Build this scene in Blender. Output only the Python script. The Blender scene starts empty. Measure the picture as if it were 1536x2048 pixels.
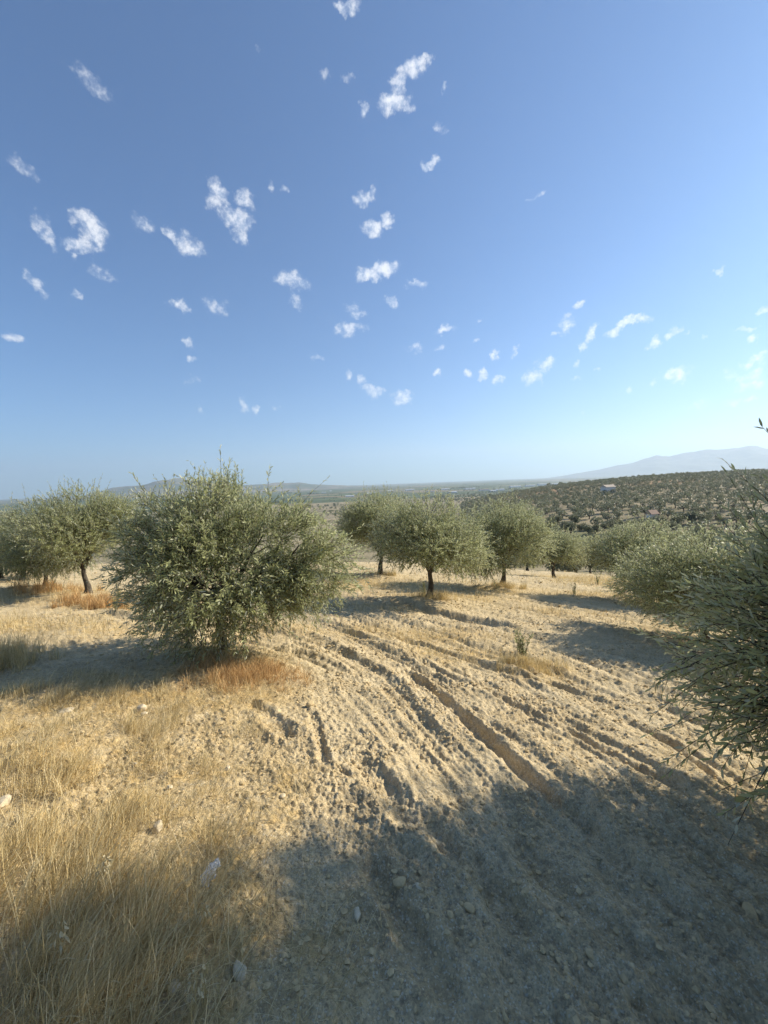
import bpy, math
import numpy as np
from mathutils import Matrix, Vector

R = math.radians
SC = bpy.context.scene
COL = SC.collection
rng = np.random.default_rng(7)

# ------------------------------------------------------------------ camera, world, sun, exposure
EYE = 1.65
PITCH, ROLL, FPX = R(4.2), R(2.2), 800.0          # photo is 1536 x 2048
cd = bpy.data.cameras.new('camera'); cam = bpy.data.objects.new('camera', cd); COL.objects.link(cam)
cd.sensor_fit = 'VERTICAL'; cd.sensor_height = 24.0; cd.lens = 24.0 * FPX / 2048
cd.clip_start = 0.02; cd.clip_end = 90000
fw = Vector((0, math.cos(PITCH), -math.sin(PITCH)))
r0 = Vector((1, 0, 0)); u0 = r0.cross(fw)
rt = r0 * math.cos(ROLL) - u0 * math.sin(ROLL)
up = u0 * math.cos(ROLL) + r0 * math.sin(ROLL)
M = Matrix((rt, up, -fw)).transposed().to_4x4(); M.translation = (0, 0, EYE)
cam.matrix_world = M
SC.camera = cam
cam_r, cam_u, cam_f = np.array(rt), np.array(up), np.array(fw)

SUN_EL, SUN_AZ = 30.5, 69.0                        # azimuth from +Y towards +X
ld = bpy.data.lights.new('sun', 'SUN'); ld.energy = 5.0; ld.angle = R(0.6); ld.color = (1.0, 0.90, 0.74)
sun = bpy.data.objects.new('sun', ld); COL.objects.link(sun)
sd = Vector((math.sin(R(SUN_AZ)) * math.cos(R(SUN_EL)), math.cos(R(SUN_AZ)) * math.cos(R(SUN_EL)), math.sin(R(SUN_EL))))
sun.rotation_euler = sd.to_track_quat('Z', 'Y').to_euler()
SC.view_settings.view_transform = 'Standard'; SC.view_settings.look = 'None'
SC.view_settings.exposure = 0.80; SC.view_settings.gamma = 1.0; SC.view_settings.use_curve_mapping = False
SC.cycles.use_denoising = True; SC.cycles.max_bounces = 6; SC.cycles.diffuse_bounces = 3; SC.cycles.glossy_bounces = 2
SC.cycles.transmission_bounces = 4; SC.cycles.transparent_max_bounces = 8; SC.cycles.volume_bounces = 1

def ray(px, py):
    d = cam_f + cam_r * ((px - 768) / FPX) + cam_u * ((1024 - py) / FPX)
    return d / np.linalg.norm(d)

class NT:
    """small node tree helper"""
    def __init__(s, tree): s.t = tree; s.n = tree.nodes; s.l = tree.links
    def new(s, typ, ins=None, **kw):
        n = s.n.new(typ)
        for k, v in kw.items(): setattr(n, k, v)
        for k, v in (ins or {}).items():
            sock = n.inputs[k]
            if isinstance(v, bpy.types.NodeSocket): s.l.new(v, sock)
            else: sock.default_value = v
        return n
    def math(s, op, a, b=0.0, c=None, clamp=False):
        i = {0: a, 1: b}
        if c is not None: i[2] = c
        return s.new('ShaderNodeMath', i, operation=op, use_clamp=clamp).outputs[0]
    def mix(s, f, a, b, blend='MIX'):
        n = s.new('ShaderNodeMix', data_type='RGBA', blend_type=blend)
        for k, v in (('Factor', f), ('A', a), ('B', b)):
            sock = [q for q in n.inputs if q.name == k and q.enabled][0]
            if isinstance(v, bpy.types.NodeSocket): s.l.new(v, sock)
            else: sock.default_value = v if k == 'Factor' else (*v, 1)
        return [q for q in n.outputs if q.enabled][0]
    def noise(s, vec, scale, detail=4, rough=.55, dist=0, dim='3D'):
        n = s.new('ShaderNodeTexNoise', {'Scale': scale, 'Detail': detail, 'Roughness': rough, 'Distortion': dist}, noise_dimensions=dim)
        if vec is not None: s.l.new(vec, n.inputs['Vector'])
        return n
    def ramp(s, fac, stops, interp='LINEAR'):
        n = s.new('ShaderNodeValToRGB', {0: fac}); r = n.color_ramp; r.interpolation = interp
        while len(r.elements) < len(stops): r.elements.new(.5)
        for e, (p, c) in zip(r.elements, stops):
            e.position = p; e.color = (*c, 1) if len(c) == 3 else c
        return n.outputs[0]
    def mapr(s, v, a, b, c=0., d=1., smooth=True):
        return s.new('ShaderNodeMapRange', {'Value': v, 'From Min': a, 'From Max': b, 'To Min': c, 'To Max': d},
                     interpolation_type='SMOOTHSTEP' if smooth else 'LINEAR').outputs[0]

# ---- world: physical sky with small scattered clouds on a cloud deck (deck coordinates = direction / height)
W = bpy.data.worlds.new('World'); SC.world = W; W.use_nodes = True
w = NT(W.node_tree); w.n.clear()
sky = w.new('ShaderNodeTexSky', sky_type='NISHITA', sun_disc=False, sun_elevation=R(SUN_EL), sun_rotation=R(SUN_AZ),
            air_density=1.0, dust_density=0.35, ozone_density=3.6, altitude=300)
geo = w.new('ShaderNodeTexCoord').outputs['Generated']
sp = w.new('ShaderNodeSeparateXYZ', {0: geo})
zc = w.math('MAXIMUM', sp.outputs['Z'], 0.02)
deck = w.new('ShaderNodeCombineXYZ', {0: w.math('DIVIDE', sp.outputs['X'], zc), 1: w.math('DIVIDE', sp.outputs['Y'], zc)}).outputs[0]
# (px, py, half width px, half height px, strength)
CLOUDS = [(690,6,26,16,.8),(818,132,26,20,.9),(800,165,16,22,.8),(792,203,34,22,1),(848,122,12,10,.6),(725,213,9,16,.7),(893,172,7,8,.5),(858,324,20,11,.9),
 (186,165,28,20,.3),(50,336,24,14,.4),(175,440,30,18,.85),(188,468,24,30,.95),(158,492,34,18,.9),(88,465,14,24,.6),(288,447,22,20,.5),(345,472,12,20,.8),(378,488,26,22,.8),
 (440,388,20,26,.85),(430,410,16,14,.6),(490,400,16,20,.7),(474,436,30,18,.8),(484,470,16,28,.75),(567,381,10,8,.6),(535,367,8,12,.4),(728,396,18,14,.7),(745,457,20,15,.95),(776,444,14,12,.8),
 (735,545,24,18,1),(770,534,26,15,1),(585,562,30,18,.7),(590,604,14,16,.5),(828,568,20,8,.5),(780,608,14,10,.7),(76,568,14,18,.5),(363,608,20,14,.7),(432,612,20,20,.45),(148,592,8,8,.4),
 (372,685,9,11,.7),(381,717,10,8,.7),(18,677,24,11,.7),(700,656,30,14,.6),(712,622,20,10,.4),(886,662,20,9,.8),(876,697,12,6,.5),(832,697,14,12,.4),(993,706,8,12,.7),(1028,704,8,10,.4),
 (722,762,10,14,.8),(748,782,26,12,.8),(695,752,6,12,.4),(806,799,20,12,.75),(487,811,10,16,.8),(512,822,9,10,.8),(405,818,6,8,.3),(553,817,6,6,.3),(635,717,14,8,.3),
 (878,745,10,9,.7),(937,745,8,10,.8),(966,752,14,13,1),(994,764,12,9,.6),(1068,757,20,14,.8),(1090,728,14,13,.7),(1135,652,16,20,.6),(1112,668,10,6,.5),(1162,609,13,7,.7),(1182,668,12,16,.8),(1166,694,12,12,.6),
 (1152,756,8,7,.6),(1152,725,8,8,.4),(1198,740,6,6,.4),(1265,640,34,13,1),(1235,660,14,14,1),(1312,684,14,11,.8),(1350,662,18,9,.7),(1380,669,6,5,.4),(1352,752,22,14,.9),(1312,757,7,9,.5),(1255,776,9,6,.4),
 (1435,548,10,5,.4),(1527,620,18,8,.7),(1490,659,26,6,.5),(1512,678,10,10,.7),(1515,718,32,9,.7),(1505,745,24,14,.5),(1500,770,26,14,.5),(1460,742,14,10,.3),(1395,811,22,9,.4),(1468,806,14,9,.4),(1500,800,14,8,.4),(1073,391,18,5,.25),
 (515,103,10,10,.2),(648,150,10,20,.15),(695,158,14,10,.15),(885,250,10,10,.25),(955,640,5,4,.4),(954,680,6,4,.4),(205,545,22,10,.2),(388,760,14,6,.2),(1420,680,6,5,.3),(1160,826,8,5,.3)]
import itertools
nz1 = w.noise(geo, 26, 4, .6).outputs['Color']
warp = w.new('ShaderNodeVectorMath', {0: w.new('ShaderNodeVectorMath', {0: nz1, 1: (.5, .5, .5)}, operation='SUBTRACT').outputs[0], 3: .055}, operation='SCALE').outputs[0]
gw = w.new('ShaderNodeVectorMath', {0: geo, 1: warp}, operation='ADD').outputs[0]
acc = None
for px, py, hw, hh, st in CLOUDS:
    hw *= .76; hh *= .76
    d = ray(px, py)
    e1 = ray(px + hw, py) - d; e2 = ray(px, py - hh) - d
    # direction-space ellipse axes
    a1 = e1 / np.dot(e1, e1); a2 = e2 / np.dot(e2, e2)
    dv = w.new('ShaderNodeVectorMath', {0: gw, 1: tuple(d)}, operation='SUBTRACT').outputs[0]
    p1 = w.new('ShaderNodeVectorMath', {0: dv, 1: tuple(a1)}, operation='DOT_PRODUCT').outputs['Value']
    p2 = w.new('ShaderNodeVectorMath', {0: dv, 1: tuple(a2)}, operation='DOT_PRODUCT').outputs['Value']
    q = w.math('MULTIPLY_ADD', p1, p1, w.math('MULTIPLY', p2, p2))
    st = .28 + .72 * st; v = w.math('MULTIPLY_ADD', q, -st * .36, st)
    acc = v if acc is None else w.math('MAXIMUM', acc, v)
front = w.mapr(sp.outputs['Y'], 0, .2)
fine = w.noise(geo, 70, 7, .66).outputs[0]
cl = w.math('ADD', acc, w.mapr(fine, .3, .7, -.55, .22, False))
dens = w.math('MULTIPLY', w.mapr(cl, -.14, 1.15), front)
ccol = w.mix(w.mapr(fine, .4, .6), (6.6, 7.2, 8.2), (9.0, 9.0, 9.1))
skyc = w.mix(1.0, sky.outputs[0], (0.55, 0.87, 1.13), 'MULTIPLY')
colr = w.mix(w.math('MULTIPLY', dens, .82), skyc, ccol)
bg = w.new('ShaderNodeBackground', {'Color': colr, 'Strength': 0.075})
w.new('ShaderNodeOutputWorld', {'Surface': bg.outputs[0]})

# ------------------------------------------------------------------ helpers
def tag(o, label=None, cat=None, group=None, kind=None):
    if label: o['label'] = label
    if cat: o['category'] = cat
    if group: o['group'] = group
    if kind: o['kind'] = kind
    return o

def empty(name, loc, rz=0):
    o = bpy.data.objects.new(name, None); COL.objects.link(o); o.location = loc; o.rotation_euler = (0, 0, rz); o.empty_display_size = .2
    return o

def mesh_np(name, V, F, mat, smooth=False):
    """V (n,3); F list of int arrays (each (k,3) or (k,4))"""
    me = bpy.data.meshes.new(name)
    V = np.ascontiguousarray(V, np.float32)
    me.vertices.add(len(V)); me.vertices.foreach_set('co', V.ravel())
    F = [f for f in F if len(f)]
    tot = np.concatenate([np.full(len(f), f.shape[1], np.int32) for f in F])
    loops = np.concatenate([f.ravel() for f in F]).astype(np.int32)
    me.loops.add(len(loops)); me.loops.foreach_set('vertex_index', loops)
    me.polygons.add(len(tot)); st = np.concatenate([[0], np.cumsum(tot)[:-1]]).astype(np.int32)
    me.polygons.foreach_set('loop_start', st)
    try: me.polygons.foreach_set('loop_total', tot)
    except Exception: pass
    me.polygons.foreach_set('use_smooth', np.full(len(tot), smooth))
    me.update(calc_edges=True); me.validate()
    if mat: me.materials.append(mat)
    return me

def obj(name, me, parent=None, loc=None):
    o = bpy.data.objects.new(name, me); COL.objects.link(o)
    if parent: o.parent = parent
    if loc is not None: o.location = loc
    return o

def fattr(me, name, vals, domain='POINT'):
    a = me.attributes.new(name, 'FLOAT', domain); a.data.foreach_set('value', np.ascontiguousarray(vals, np.float32))

def _h(ix, iy, seed):
    n = (ix.astype(np.int64) * 374761393 + iy.astype(np.int64) * 668265263 + seed * 974634777) & 0xffffffff
    n = ((n ^ (n >> 13)) * 1274126177) & 0xffffffff
    n = ((n ^ (n >> 16)) * 1103515245) & 0xffffffff
    return ((n ^ (n >> 15)) & 0xffff) / 65535.0

def gn(x, y, seed=0):
    """gradient noise about -.7 .. .7"""
    x0 = np.floor(x); y0 = np.floor(y); fx = x - x0; fy = y - y0
    u = fx * fx * fx * (fx * (fx * 6 - 15) + 10); v = fy * fy * fy * (fy * (fy * 6 - 15) + 10)
    def g(dx, dy):
        a = _h(x0 + dx, y0 + dy, seed) * 2 * np.pi
        return np.cos(a) * (fx - dx) + np.sin(a) * (fy - dy)
    return (g(0, 0) * (1 - u) + g(1, 0) * u) * (1 - v) + (g(0, 1) * (1 - u) + g(1, 1) * u) * v

def fbm(x, y, seed=0, octv=4, rough=.5):
    s = 0; a = 1.
    for i in range(octv):
        s = s + a * gn(x, y, seed + i * 17); x = x * 2.03 + 5.1; y = y * 2.03 - 3.7; a *= rough
    return s

def cells(x, y, seed=0):
    """distance to the nearest random point (Worley)"""
    x0 = np.floor(x); y0 = np.floor(y); best = np.full(x.shape, 9.)
    for dx in (-1, 0, 1):
        for dy in (-1, 0, 1):
            cx = x0 + dx; cy = y0 + dy
            d = (cx + _h(cx, cy, seed) - x) ** 2 + (cy + _h(cx, cy, seed + 5) - y) ** 2
            best = np.minimum(best, d)
    return np.sqrt(best)

def ss(a, b, t): t = np.clip((t - a) / (b - a), 0, 1); return t * t * (3 - 2 * t)

# ------------------------------------------------------------------ terrain heights
TH = np.array([-180, -100, -60, -40, -20, 0, 10, 20, 30, 38, 46, 60, 100, 180.])
TR = np.array([30, 45, 70, 110, 140, 170, 260, 400, 560, 700, 1000, 1500, 3000.])
TZ = np.array([
 [1.5,2,3,4,5,5,6,8,8,8,8,8,8],
 [.5,0,-2,-6,-9,-12,-20,-30,-40,-50,-58,-60,-60],
 [-2.5,-4,-8,-14,-18,-22,-32,-44,-53,-57,-60,-60,-60],
 [-4,-7,-12,-20,-24,-28,-38,-48,-55,-58,-60,-60,-60],
 [-5,-8,-13,-21,-26,-30,-40,-50,-56,-59,-60,-60,-60],
 [-6,-9,-14,-21,-26,-30,-39,-48,-55,-58,-60,-60,-60],
 [-6.3,-9.5,-14.5,-21,-25,-27,-31,-34,-38,-43,-55,-60,-60],
 [-6.6,-10,-15,-21.5,-22,-21,-19,-18,-18,-20,-42,-60,-60],
 [-6.6,-10,-15,-21,-22,-20,-16,-11,-7,-7,-30,-60,-60],
 [-6.6,-10,-15,-21,-22,-20,-15,-9,-5,-5,-28,-60,-60],
 [-6.5,-10,-15,-21,-21,-19,-14,-8,-4,-4,-25,-60,-60],
 [-6,-9,-13,-18,-18,-16,-11,-6,-3,-3,-20,-55,-60],
 [-4,-5,-7,-9,-10,-10,-6,0,4,4,0,-20,-60],
 [1.5,2,3,4,5,5,6,8,8,8,8,8,8]])
# resample on a fine (theta, ln r) grid and blur it
_tg = np.linspace(-180, 180, 361); _lg = np.linspace(math.log(10), math.log(4000), 260)
_rg = np.exp(_lg); _T, _RR = np.meshgrid(np.radians(_tg), _rg, indexing='ij')
_plane = -1.65 - .08 * _RR * np.sin(_T) - .125 * _RR * np.cos(_T)
_tab = np.array([np.interp(_lg, np.log(TR), row) for row in TZ])
_fine = np.array([np.interp(_tg, TH, _tab[:, j]) for j in range(len(_lg))]).T
_wt = ss(18, 30, _RR); _fine = _plane * (1 - _wt) + _fine * _wt
def _blur(A, k, ax):
    p = np.pad(A, [(k, k) if a == ax else (0, 0) for a in (0, 1)], mode='edge'); o = 0; ws = 0
    for i in range(-k, k + 1):
        g = math.exp(-(i / k * 1.8) ** 2); ws += g
        o = o + g * (p[k + i:k + i + A.shape[0], :] if ax == 0 else p[:, k + i:k + i + A.shape[1]])
    return o / ws
_fine = _blur(_blur(_fine, 8, 0), 9, 1)

def base_z(x, y):
    """ground height relative to the eye, without furrows"""
    x = np.asarray(x, float); y = np.asarray(y, float)
    r = np.hypot(x, y) + 1e-6; th = np.degrees(np.arctan2(x, y))
    pl = -1.65 - .08 * x - .125 * y
    a = np.clip((th + 180), 0, 359.999); i = a.astype(int); fa = a - i
    b = np.clip((np.log(r) - _lg[0]) / (_lg[1] - _lg[0]), 0, len(_lg) - 1.001); j = b.astype(int); fb = b - j
    t = (_fine[i, j] * (1 - fa) + _fine[i + 1, j] * fa) * (1 - fb) + (_fine[i, j + 1] * (1 - fa) + _fine[i + 1, j + 1] * fa) * fb
    k = ss(12, 17, r)
    z = pl * (1 - k) + t * k
    z = z + gn(x / 90, y / 90, 3) * 3 * ss(120, 300, r) * (1 - ss(900, 1500, r)) + gn(x / 3.1, y / 3.1, 8) * .07 + gn(x / 9, y / 9, 9) * .18 * ss(6, 18, r)
    return z

def hit(px, py):
    """where the line of sight through a photo pixel meets the ground (world coordinates)"""
    d = ray(px, py); t = .4
    while t < 30000:
        p = d * t
        if p[2] < float(base_z(p[0], p[1])): break
        t *= 1.01
    lo, hi = t / 1.01, t
    for _ in range(14):
        m = (lo + hi) / 2; p = d * m
        if p[2] < float(base_z(p[0], p[1])): hi = m
        else: lo = m
    p = d * hi
    return np.array([p[0], p[1], p[2] + EYE])

def lerp_path(pts, n=60):
    P = np.array(pts, float); s = np.linspace(0, len(P) - 1, n); k = np.arange(len(P))
    return np.stack([np.interp(s, k, P[:, 0]), np.interp(s, k, P[:, 1])], 1)

def groove(x, y, path, width, depth, lip=.35, sd=0):
    """negative trench along a path with a small lip of thrown soil"""
    best = np.full(x.shape, 9.); tt = np.zeros(x.shape)
    m = (x > path[:, 0].min() - .7) & (x < path[:, 0].max() + .7) & (y > path[:, 1].min() - .7) & (y < path[:, 1].max() + .7)
    xm, ym = x[m], y[m]; bb = np.full(xm.shape, 9.); tb = np.zeros(xm.shape)
    for i in range(len(path) - 1):
        a, b = path[i], path[i + 1]; ab = b - a; L = ab @ ab + 1e-9
        t = np.clip(((xm - a[0]) * ab[0] + (ym - a[1]) * ab[1]) / L, 0, 1)
        d = np.hypot(xm - a[0] - t * ab[0], ym - a[1] - t * ab[1])
        c = d < bb; bb = np.where(c, d, bb); tb = np.where(c, (i + t) / (len(path) - 1), tb)
    bb = bb * (1 + .55 * gn(xm * 4, ym * 4, 31 + sd)) + .02 * gn(xm * 14, ym * 14, 33)
    fade = ss(0, .12, tb) * (1 - ss(.85, 1, tb)) * (.75 + .6 * gn(xm * 2, ym * 2, 77 + sd))
    v = -depth * np.exp(-(bb / width) ** 4) + depth * lip * np.exp(-((bb - width * 1.7) / (width * .6)) ** 2)
    out = np.zeros(x.shape); out[m] = v * fade
    return out

def gp(pts): return lerp_path([hit(a, b)[:2] for a, b in pts])
GROOVES = [(gp([(800, 1335), (860, 1378), (930, 1440), (1010, 1510), (1100, 1590), (1170, 1640), (1215, 1690)]), .062, .085, .3),
           (gp([(1180, 1660), (1260, 1730), (1340, 1790), (1440, 1870), (1536, 1960)]), .06, .05, .3),
           (gp([(1290, 1450), (1360, 1500), (1420, 1560), (1500, 1630)]), .04, .035, .4),
           (gp([(640, 1245), (720, 1275), (800, 1300), (900, 1360), (1000, 1400), (1130, 1460), (1250, 1530), (1400, 1600), (1536, 1670)]), .05, .03, .6),
           (gp([(690, 1240), (850, 1290), (1000, 1345), (1150, 1385), (1300, 1440)]), .07, .04, .6),
           (gp([(780, 1200), (850, 1222), (960, 1245), (1060, 1262)]), .13, .07, .5),
           (gp([(100, 1235), (200, 1225), (260, 1238), (350, 1255)]), .12, .06, .6),
           (gp([(700, 1510), (760, 1570), (830, 1640), (950, 1760)]), .07, .035, .5),
           (gp([(622, 1420), (640, 1480), (652, 1540)]), .035, .03, .5),
           (gp([(490, 1405), (530, 1425), (560, 1460), (580, 1480)]), .06, .045, .6),
           (gp([(720, 1700), (780, 1800), (860, 1930), (920, 2040)]), .06, .045, .5),
           (gp([(880, 1660), (1000, 1800), (1120, 1920), (1250, 2040)]), .07, .04, .5),
           (gp([(1000, 1650), (1130, 1790), (1300, 1930), (1420, 2040)]), .06, .045, .5)]
T0 = hit(430, 1312)                                # foot of the big olive tree
MOUNDS = [(T0[0] + .05, T0[1] - .12, .55, .13), (*hit(178, 1197)[:2], .8, .12), (*hit(860, 1203)[:2], .9, .13), (*hit(1005, 1177)[:2], .9, .13),
          (*hit(760, 1152)[:2], .9, .1), (*hit(1045, 1330)[:2], .32, .07), (*hit(90, 1182)[:2], .8, .12), (*hit(60, 1520)[:2], .35, .07)]

def full_z(x, y):
    """world ground height with furrows, clods and mounds"""
    x = np.asarray(x, float); y = np.asarray(y, float)
    z = base_z(x, y) + EYE
    r = np.hypot(x, y); near = r < 60
    if not near.any(): return z
    xn, yn, rn = x[near], y[near], r[near]
    a = 1 - ss(25, 55, rn)
    wx = xn + .25 * gn(xn / 1.6, yn / 1.6, 41); wy = yn + .25 * gn(xn / 1.6, yn / 1.6, 42)
    u = np.hypot(wx + 6, wy - 1); th = np.arctan2(wy - 1, wx + 6)
    # strength of tilling: weak on the grassy left bank
    till = ss(-.35, .25, xn + .35 * (yn - 2.2) * (yn < 4) + .12 * gn(xn, yn, 60)) * .85 + .15
    till = np.where(yn > 4.5, np.maximum(till, ss(-3.2, -1.5, xn + (yn - 5) * .3)), till)
    al = th * 7
    f = gn(u * 1.9, al * .22, 51) * .075 + gn(u * 4.4, al * .40, 52) * .06 + gn(u * 9.5, al * .75, 53) * .034 + gn(u * 20, al * 1.6, 54) * .014
    f = f * till
    rough = .55 + .9 * np.clip(fbm(xn / .8, yn / .8, 61, 2) + .35, 0, 1)
    c1 = .5 - cells(xn * 9, yn * 9, 70); c2 = .5 - cells(xn * 22, yn * 22, 71)
    nearc = 1 - ss(9, 16, rn)
    f += (np.clip(c1, 0, 1) * .014 * np.clip(gn(xn * 1.7, yn * 1.7, 72) * 2 + .45, 0, 1) * nearc + np.clip(c2, 0, 1) * .020 * nearc) * rough
    f += fbm(xn * 6, yn * 6, 63, 4, .68) * .022 * rough
    f += fbm(xn * 30, yn * 30, 64, 3, .7) * .012 * rough * nearc
    f += gn(xn / .9, yn / .9, 66) * .035
    # tyre cleats in two tracks
    for uu in (7.95, 9.3):
        band = np.exp(-((u - uu) / .13) ** 4) * ss(.25, .5, th) * .5
        f += band * .016 * np.sin((th * u + np.abs(u - uu) * 1.3) * 2 * np.pi / .16)
    z0 = z[near] + f * (a + .6 * (1 - a))
    for i, (p, wd, dp, lp) in enumerate(GROOVES): z0 = z0 + groove(xn, yn, p, wd, dp, lp, i)
    for mx, my, mr, mh in MOUNDS: z0 = z0 + mh * np.exp(-((xn - mx) ** 2 + (yn - my) ** 2) / mr ** 2)
    z = z.copy(); z[near] = z0
    return z

def fz(x, y): return float(full_z(np.array([float(x)]), np.array([float(y)]))[0])

# straw cover: dry grass density on the ground (0..1)
def pxblob(pts): return [(*hit(a, b)[:2], rx, ry, s) for a, b, rx, ry, s in pts]
STRAW = pxblob([(60, 1250, 1.5, .55, .9), (180, 1260, 1.0, .4, .6), (480, 1330, .42, .42, 1.1), (520, 1390, .35, .3, .9), (820, 1270, 1.3, .45, .8), (930, 1310, .8, .45, .85), (560, 1262, 1.0, .5, .5),
                (740, 1170, 2.2, 1.2, .8), (900, 1195, 1.6, .6, .7), (1190, 1160, 3.2, 1.6, .9), (1250, 1168, 2.5, 1.5, .7), (1060, 1340, .5, .25, .9), (1100, 1360, .35, .2, .7), (205, 1210, 1.0, .5, .9),
                (1120, 1225, 1.2, .5, .5), (960, 1180, 1.6, .8, .6), (100, 1195, 1.2, .7, .6), (1200, 1190, 2, .7, .5), (690, 1215, 1.5, .4, .5), (1480, 1250, 1.5, .6, .7)])
def straw(x, y):
    s = np.zeros(np.shape(x))
    edge = -.22 + .22 * gn(x * 1.1, y * 1.1, 91) * 2 - .42 * np.clip(y - 1.5, 0, 3)
    s = ss(.25, -.45, x - edge) * (1 - ss(4.0, 4.6, y - .1 * x)) * .9
    s = s * (.25 + .75 * ss(-.18, .32, fbm(x * 1.6, y * 1.6, 95, 4, .65)))
    s = s * (1 - .85 * np.exp(-(((x + 2.0) / .5) ** 2 + ((y - 3.1) / .35) ** 2)) )
    for bx, by, rx, ry, st in STRAW:
        d = ((x - bx) / rx) ** 2 + ((y - by) / ry) ** 2
        s = np.maximum(s, st * np.exp(-d * 1.1) * (.7 + .8 * fbm(x * 1.5, y * 1.5, 97, 3)))
    return np.clip(s, 0, 1)

# ------------------------------------------------------------------ ground materials
def new_mat(name):
    m = bpy.data.materials.new(name); m.use_nodes = True; t = NT(m.node_tree); t.n.clear(); return m, t

def finish(t, col, rough=.9, bump=None, bs=1., dist=.01, spec=.2, extra=None):
    ins = {'Base Color': col, 'Roughness': rough, 'Specular IOR Level': spec}
    if bump is not None: ins['Normal'] = t.new('ShaderNodeBump', {'Height': bump, 'Strength': bs, 'Distance': dist}).outputs[0]
    b = t.new('ShaderNodeBsdfPrincipled', ins)
    t.new('ShaderNodeOutputMaterial', {'Surface': b.outputs[0]})
    return b

def m_soil():
    m, t = new_mat('dry_soil')
    P = t.new('ShaderNodeNewGeometry').outputs['Position']
    big = t.noise(P, .55, 4).outputs[0]; mid = t.noise(P, 3.2, 6, .65).outputs[0]; fine = t.noise(P, 38, 6, .7).outputs[0]
    c = t.ramp(mid, [(.25, (.36, .27, .145)), (.45, (.57, .445, .25)), (.6, (.68, .545, .325)), (.8, (.76, .625, .395))])
    c = t.mix(t.mapr(big, .4, .62, 0, .45), c, (.66, .53, .31))
    c = t.mix(t.mapr(fine, .34, .5, .55, 0), c, (.20, .16, .115))
    vo = t.new('ShaderNodeTexVoronoi', {'Vector': P, 'Scale': 60., 'Randomness': 1.}); vcol = t.new('ShaderNodeSeparateColor', {0: vo.outputs['Color']}).outputs[0]
    peb = t.math('MULTIPLY', t.mapr(vo.outputs['Distance'], .42, .3), t.mapr(vcol, .72, .8))
    c = t.mix(t.math('MULTIPLY', peb, .55), c, (.66, .60, .45))
    crumbs = t.new('ShaderNodeTexVoronoi', {'Vector': P, 'Scale': 150., 'Randomness': 1.}); cc = t.new('ShaderNodeSeparateColor', {0: crumbs.outputs['Color']}).outputs[1]
    c = t.mix(t.mapr(cc, .2, .95, 0, .42), c, (.24, .195, .12)); c = t.mix(t.mapr(cc, .86, .95, 0, .6), c, (.76, .70, .52))
    c = t.mix(t.mapr(t.noise(P, 14, 5, .7).outputs[0], .36, .5, .45, 0), c, (.27, .215, .13))
    s = t.new('ShaderNodeAttribute', attribute_name='straw').outputs['Fac']
    sn = t.math('MULTIPLY', t.math('POWER', s, .7), t.mapr(t.noise(P, 9, 5, .7).outputs[0], .34, .62, .05, .85))
    c = t.mix(sn, c, t.ramp(fine, [(.3, (.34, .23, .09)), (.55, (.62, .42, .15)), (.75, (.76, .55, .23))]))
    h = t.math('MULTIPLY_ADD', fine, 1., t.math('MULTIPLY', peb, .35))
    h = t.math('MULTIPLY_ADD', t.noise(P, 130, 3, .6).outputs[0], .35, h)
    finish(t, c, .95, h, .9, .016, .1)
    return m

def m_hillside():
    m, t = new_mat('orchard_soil')
    P = t.new('ShaderNodeNewGeometry').outputs['Position']
    a = t.noise(P, .022, 5, .6).outputs[0]; b = t.noise(P, .35, 5, .65).outputs[0]
    c = t.ramp(a, [(.32, (.17, .145, .085)), (.45, (.27, .225, .14)), (.56, (.38, .31, .20)), (.7, (.42, .33, .21))])
    c = t.mix(t.mapr(b, .4, .65, 0, .6), c, (.13, .13, .06))
    s = t.new('ShaderNodeAttribute', attribute_name='bare').outputs['Fac']
    c = t.mix(s, c, t.mix(b, (.38, .23, .12), (.50, .34, .19)))
    g = t.new('ShaderNodeAttribute', attribute_name='green').outputs['Fac']
    c = t.mix(g, c, t.mix(b, (.14, .16, .075), (.20, .20, .10)))
    finish(t, c, .95, b, .6, .5, .1)
    return m

def m_plain():
    m, t = new_mat('plain_fields')
    P = t.new('ShaderNodeNewGeometry').outputs['Position']
    mp = t.new('ShaderNodeMapping', {'Vector': P, 'Rotation': (0, 0, .5), 'Scale': (1 / 210., 1 / 150., 0)}).outputs[0]
    wp = t.new('ShaderNodeVectorMath', {0: mp, 1: t.new('ShaderNodeVectorMath', {0: t.noise(P, .003, 2).outputs['Color'], 3: .8}, operation='SCALE').outputs[0]}, operation='ADD').outputs[0]
    vo = t.new('ShaderNodeTexVoronoi', {'Vector': wp, 'Scale': 1., 'Randomness': .9}, distance='CHEBYCHEV')
    f = t.new('ShaderNodeSeparateColor', {0: vo.outputs['Color']}).outputs[0]
    c = t.ramp(f, [(0, (.045, .07, .025)), (.3, (.07, .10, .035)), (.5, (.10, .135, .05)), (.66, (.055, .085, .03)), (.78, (.16, .15, .075)), (.9, (.27, .20, .11)), (.95, (.06, .09, .03))], 'CONSTANT')
    rows = t.new('ShaderNodeTexWave', {'Vector': t.new('ShaderNodeMapping', {'Vector': P, 'Rotation': (0, 0, .35)}).outputs[0], 'Scale': .035, 'Distortion': 1.5, 'Detail': 2.}).outputs['Fac']
    c = t.mix(t.math('MULTIPLY', rows, .45), c, (.13, .14, .07))
    c = t.mix(t.mapr(t.noise(P, .0006, 4, .6).outputs[0], .5, .64, 0, .75), c, (.30, .22, .14))
    c = t.mix(t.mapr(t.noise(P, .02, 5, .7).outputs[0], .5, .66, 0, .6), c, (.04, .06, .024))
    finish(t, c, .95, None)
    return m

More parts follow.
